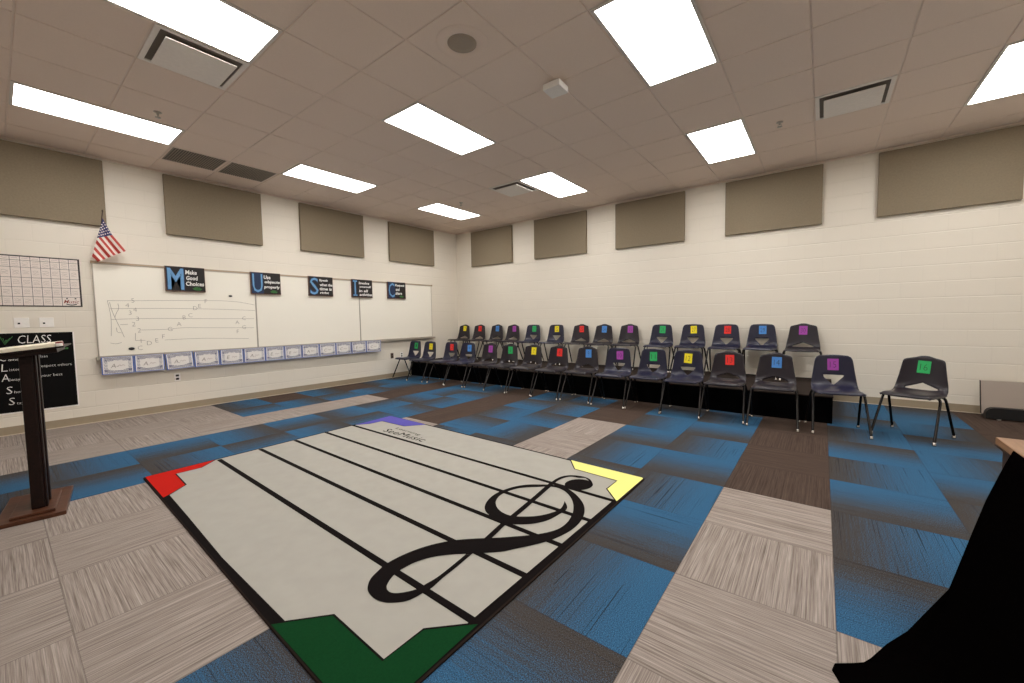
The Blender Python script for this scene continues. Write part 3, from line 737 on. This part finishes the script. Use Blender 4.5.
PRO = {'A': make_chair('A'), 'B': make_chair('B')}
used = set()
CYC = ['green', 'yellow', 'red', 'blue', 'purple']
def card(num, chair):
    c = CYC[(num-1) % 5]; mb = MB(); w = .049; sc = .66 if num < 17 else .675; jit = random.uniform(-.05, .05)
    q = prof(sc-.012); ang = math.atan2(prof(.72).x-prof(.6).x, prof(.72).y-prof(.6).y)
    mt = Matrix.Translation((random.uniform(-.012, .012), q.x-.0035, q.y)) @ Matrix.Rotation(-ang, 4, 'X') @ Matrix.Rotation(jit, 4, 'Y')
    mb.box((-w, -.0045, -.063), (w, 0, .063), 'card_'+c, .001, mtx=mt); mb.recalc = False
    fmap = lambda p, r: tuple(mt @ Vector((p, -.0052, r)))
    put_text(mb, str(num), .1, 'black', fmap, (0, -.034), 'c', off=-.02, fit=(.026 if num < 10 else .056, .066))
    o = mb.build('number_card', chair); o['label'] = c+' card'; return o
def place(kind, num, x, y, z, rot, lab):
    if kind in used: ch = dup(PRO[kind]); 
    else: ch = PRO[kind]; used.add(kind)
    ch.location = (x, y, z); ch.rotation_euler = (0, 0, rot); ch['label'] = lab; return ch, num
todo = []
FX = [.365, .885, 1.47, 1.985, 2.49, 2.985, 3.46, 3.98, 4.48, 5.005, 5.49, 5.955, 6.42, 6.92, 7.475, 8.072]
FK = 'AAAABBBBBAAABBAB'
for i in range(16):
    k = FK[i]; num = i+1; c = CYC[i % 5]; rot = random.uniform(-.03, .03); y = -1.868-(.038 if i % 2 else 0)
    if i == 14: rot, y = math.radians(9), -1.845
    if i == 15: rot, y = math.radians(-25), -1.675
    shade = 'navy' if k == 'A' else 'charcoal'
    if i == 15: lab = 'charcoal chair with green card numbered 16, turned and standing apart at the far right'
    elif i == 14: lab = 'navy chair with purple card just past the riser end, front row, number 15'
    elif i == 0: lab = 'navy chair with green card at the left end of the front row by the corner'
    else: lab = '%s chair with %s card, %s from the left in the front row' % (shade, c, ORD[i])
    todo.append(place(k, num, FX[i], y, 0, rot, lab))
BX = [.31, .85, 1.36, 1.86, 2.385, 2.99, 3.535, 4.04, 4.53, 5.13, 5.625, 6.135, 6.61, 7.12]
BK = 'BBBBAABBBAAAAB'
for i in range(14):
    k = BK[i]; num = i+17; c = CYC[(num-1) % 5]; shade = 'navy' if k == 'A' else 'charcoal'
    lab = ('%s chair with %s card at the %s end of the back row on the riser' % (shade, c, 'left' if i == 0 else 'right') if i in (0, 13)
           else '%s chair with %s card on the riser, %s from the left in the back row' % (shade, c, ORD[i]))
    todo.append(place(k, num, BX[i], -.295-(.036 if i % 2 else 0), .308, random.uniform(-.02, .02), lab))
for ch, num in todo: card(num, ch)

# ------------------------------------------------------------------ rug
mb = MB()
A_, B_, C_, D_ = (3.008, -6.582), (2.932, -4.162), (6.290, -4.268), (6.268, -6.648)
def rounded(poly, r, n=5):
    out = []
    for i in range(len(poly)):
        p, a, c = Vector(poly[i]), Vector(poly[i-1]), Vector(poly[(i+1) % len(poly)])
        d1, d2 = (a-p).normalized()*r, (c-p).normalized()*r
        for k in range(n+1):
            tt = k/n; out.append((p+d1)*(1-tt)**2+p*2*tt*(1-tt)+(p+d2)*tt**2)
    return out
ol = rounded([A_, D_, C_, B_], .035); cen = sum(ol, Vector((0, 0)))/len(ol)
def rim(poly, z, inset): return [(*(Vector(p)+(cen-Vector(p)).normalized()*inset), z) for p in poly]
mb.ring([rim(ol, .0005, 0), rim(ol, .0075, -.001), rim(ol, .0095, .004)], 'rug_bind', smooth=False)
mb.poly(rim(ol, .0097, .010), 'rug_black')
mb.recalc = False
f = lambda z: (lambda p, q: (p, q, z))
def flat(poly, m, z): mb.poly([(x, y, z) for x, y in poly], m)
flat(rounded([(3.03, -6.54), (3.658, -6.542), (4.11, -6.556), (4.849, -6.583), (5.66, -6.584), (6.20, -6.60), (6.218, -6.1), (6.243, -4.8), (6.274, -4.292), (2.958, -4.186)], .004, 1), 'rug_field', .0100)
LN = [((3.034, -6.068), (6.23, -6.119)), ((3.018, -5.725), (6.232, -5.758)), ((3.005, -5.391), (6.239, -5.435)), ((2.990, -5.054), (6.245, -5.101)), ((2.972, -4.715), (6.25, -4.770))]
for a, c in LN: strip(mb, [a, c], .038, 'rug_black', f(.0108))
red = [(3.022, -6.568), (3.012, -6.085), (3.149, -6.229), (3.147, -6.401), (3.495, -6.416), (3.628, -6.549), (3.651, -6.580)]
yel = [(5.633, -4.258), (5.763, -4.421), (6.136, -4.445), (6.134, -4.622), (6.270, -4.772), (6.280, -4.29), (6.265, -4.277)]
grn = [(5.567, -6.628), (5.729, -6.446), (6.094, -6.455), (6.098, -6.27), (6.255, -6.114), (6.258, -6.62), (6.24, -6.636)]
pur = [(2.968, -4.700), (3.075, -4.560), (3.09, -4.40), (3.514, -4.394), (3.670, -4.198), (2.965, -4.176), (2.945, -4.195)]
for poly, m, k in ((red, 'rug_red', (1, 6)), (yel, 'rug_yellow', (0, 4)), (grn, 'rug_green', (0, 4)), (pur, 'rug_purple', (0, 4))):
    flat(poly, m, .0112); strip(mb, poly[k[0]:k[1]+1], .010, 'rug_black', f(.0116))
def ribbon(pairs, z, m='rug_black'):
    a = catmull([q[0] for q in pairs], 4); c = catmull([q[1] for q in pairs], 4)
    vs = [(p.x, p.y, z) for pr in zip(a, c) for p in pr]
    mb.add(vs, [[2*i, 2*i+1, 2*i+3, 2*i+2] for i in range(len(a)-1)], m)
ribbon(TR['curve'], .0118); ribbon(TR['stem'], .0122); flat(TR['ball'], 'rug_black', .0120)
put_text(mb, 'SeeMusic', .12, 'rug_ink', f(.0112), (3.46, -4.66), 'l', off=.0, fit=(.69, .105), rot=-.012, shear=-.1)
put_text(mb, 'Learning', .12, 'rug_ink', f(.0112), (3.50, -4.525), 'l', off=.0, fit=(.45, .06), rot=-.06)
tag(mb.build('area_rug'), 'cream rug with five black staff lines, treble clef and four coloured corners', 'rug')

# ------------------------------------------------------------------ lectern
LR = math.radians(-8)
t = thing('lectern', (3.09, -7.128, 0), 'dark wooden lectern on a stepped base at the left edge', 'lectern', LR)
m = MB(); m.box((-.295, -.16, 0), (.295, .145, .026), 'walnut_base', .005); m.box((-.17, -.10, .026), (.255, .095, .045), 'walnut_base', .005); m.build('base', t)
m = MB(); m.box((-.02, -.014, .045), (.184, .046, 1.055), 'walnut', .006)
for a in (-.01, .125): m.box((a, .046, .045), (a+.045, .058, 1.055), 'walnut', .004)
m.build('post', t)
mt = Matrix.Translation((0, -.05, 1.075)) @ Matrix.Rotation(math.radians(6.8), 4, 'X')
m = MB(); m.box((-.25, -.22, -.028), (.265, .21, .0), 'walnut', .004, mtx=mt); m.box((-.27, -.25, .0), (.29, .245, .010), 'walnut', .003, mtx=mt); m.build('reading_top', t)
base = Matrix.Translation((3.09, -7.128, 0)) @ Matrix.Rotation(LR, 4, 'Z') @ mt
m = MB(); m.box((-.262, -.245, .0106), (.286, .207, .034), 'paper', .003, mtx=base); tag(m.build('lit_top_slab'), 'cream stack of paper lying on the lectern top', 'paper')  # added slab, its cream colour stands for light on the reading top
m = MB(); m.box((.20, .2105, .0106), (.272, .242, .040), 'red_pl', .004, mtx=base); m.box((.2725, .2105, .0106), (.288, .242, .030), 'white', .003, mtx=base); tag(m.build('board_eraser'), 'small dark red and white eraser at the end of the lectern top', 'eraser')

# ------------------------------------------------------------------ low grey cabinet by the chair wall
t = thing('leaning_panel', (9.25, -.25, 0), 'low grey panel on a black rounded base against the wall at the right edge', 'panel')
m = MB(); m.add([(x, y, z) for y in (-.012, .012) for x, z in ((-.438, .436), (.42, .436), (.42, .05), (-.420, .05))], [(0, 1, 2, 3), (7, 6, 5, 4), (0, 4, 5, 1), (1, 5, 6, 2), (2, 6, 7, 3), (3, 7, 4, 0)], 'laminate'); m.build('face', t)
m = MB(); m.add([(x, y, z) for y in (-.0125, .0125) for x, z in ((-.444, .437), (-.438, .437), (-.420, .05), (-.426, .05))], [(0, 1, 2, 3), (7, 6, 5, 4), (0, 4, 5, 1), (1, 5, 6, 2), (2, 6, 7, 3), (3, 7, 4, 0)], 'desk_dark'); m.build('edge_strip', t)
pts = [(-.405, 0), (.43, 0), (.43, .125)]+[(-.33-.075*math.sin(k*PI/12), .05+.075*math.cos(k*PI/12)) for k in range(7)]
m = MB(); m.add([(x, y, z+.012) for y in (-.10, .06) for x, z in pts], [list(range(10)), list(range(10, 20))[::-1]]+[[i, (i+1) % 10, 10+(i+1) % 10, 10+i] for i in range(10)], 'black'); m.build('base_bumper', t)
for sx in (-.3, .3):
    for sy in (-.08, .04):
        m = MB(); m.lathe([(.001, 0), (.015, 0), (.017, .004), (.015, .014), (.001, .014)], 'white', 12, o=(sx, sy, 0)); m.build('foot', t)

# ------------------------------------------------------------------ desk with black cloth, right foreground
t = thing('desk', (8.25, -5.62, 0), 'desk with tan wooden top at the right edge under the black cloth', 'desk')
m = MB(); m.box((-.365, -.78, .722), (.365, .76, .75), 'oak', .004); m.build('desk_top', t)
m = MB(); m.box((-.366, -.781, .716), (.366, .761, .7218), 'desk_dark'); m.build('edge_band', t)
for s in (-1, 1):
    m = MB(); m.box((s*.335-.015, -.74, 0), (s*.335+.015, .735, .716), 'desk_dark', .002); m.build('side_panel', t)
m = MB(); m.box((-.32, .69, .10), (.32, .71, .716), 'desk_dark', .002); m.build('modesty_panel', t)
# cloth: far edge curve hangs from the desk top and flares to the floor
edge = [[7.871, -5.103, 0.753], [7.851, -5.119, 0.708], [7.833, -5.134, 0.662], [7.801, -5.16, 0.577], [7.769, -5.186, 0.469], [7.739, -5.21, 0.364], [7.709, -5.235, 0.259], [7.647, -5.285, 0.18], [7.593, -5.329, 0.108], [7.534, -5.376, 0.062], [7.491, -5.412, 0.008]]
NCOL = 16
rowsN = len(edge); grid = []
hem = [(7.500, -5.395), (7.445, -5.455), (7.408, -5.490), (7.398, -5.53), (7.392, -5.58), (7.382, -5.66), (7.372, -5.76), (7.36, -5.86), (7.36, -5.96), (7.375, -6.06), (7.40, -6.16), (7.43, -6.24), (7.45, -6.30), (7.47, -6.35), (7.50, -6.38), (7.54, -6.40)]
for c in range(NCOL):
    u = c/(NCOL-1); top = Vector((7.878-.004, -5.10-1.2*u, .757)); h = Vector((*hem[c], .006)); col_ = []
    e0, eN = Vector(edge[0]), Vector(edge[-1])
    for k in range(rowsN):
        q = Vector(edge[k]); tt = (e0.z-q.z)/(e0.z-eN.z); td = ((Vector(edge[k]).xy-e0.xy).length)/max(1e-6, (eN.xy-e0.xy).length)
        xy = top.xy.lerp(h.xy, td); z = top.z+(h.z-top.z)*tt
        if c and z < .4: z *= (z/.4)**.9
        wv = math.sin(c*1.9)*.018*tt*(0 if c == 0 else 1)
        col_.append(Vector((xy.x+wv, xy.y, z)))
    grid.append(col_)
vs = [tuple(p) for c in grid for p in c]
# lap of the cloth over the desk top
nb = len(vs); lap = [(7.885, p[0].y, .757) for p in grid]+[(8.05, p[0].y, .757) for p in grid]
m = MB(); fs = [[i*rowsN+j, i*rowsN+j+1, (i+1)*rowsN+j+1, (i+1)*rowsN+j] for i in range(NCOL-1) for j in range(rowsN-1)]
fs += [[i*rowsN, (i+1)*rowsN, nb+i+1, nb+i] for i in range(2, NCOL-1)]+[[nb+i, nb+i+1, nb+NCOL+i+1, nb+NCOL+i] for i in range(2, NCOL-1)]
m.add(vs+lap, fs, 'cloth', True); o = m.build('black_cloth')
md = o.modifiers.new('thickness', 'SOLIDIFY'); md.thickness = .004; md.offset = 0
tag(o, 'black cloth draped over the desk edge, spreading onto the floor at the right', 'cloth')

# ------------------------------------------------------------------ light and view
w = bpy.data.worlds.new('world'); scene.world = w; w.use_nodes = True
w.node_tree.nodes['Background'].inputs[0].default_value = (.9, .85, .8, 1); w.node_tree.nodes['Background'].inputs[1].default_value = .02
vs_ = scene.view_settings; scene.display_settings.display_device = 'sRGB'
vs_.view_transform = 'Standard'; vs_.look = 'None'; vs_.gamma = 1; vs_.use_curve_mapping = False; vs_.exposure = 0.84
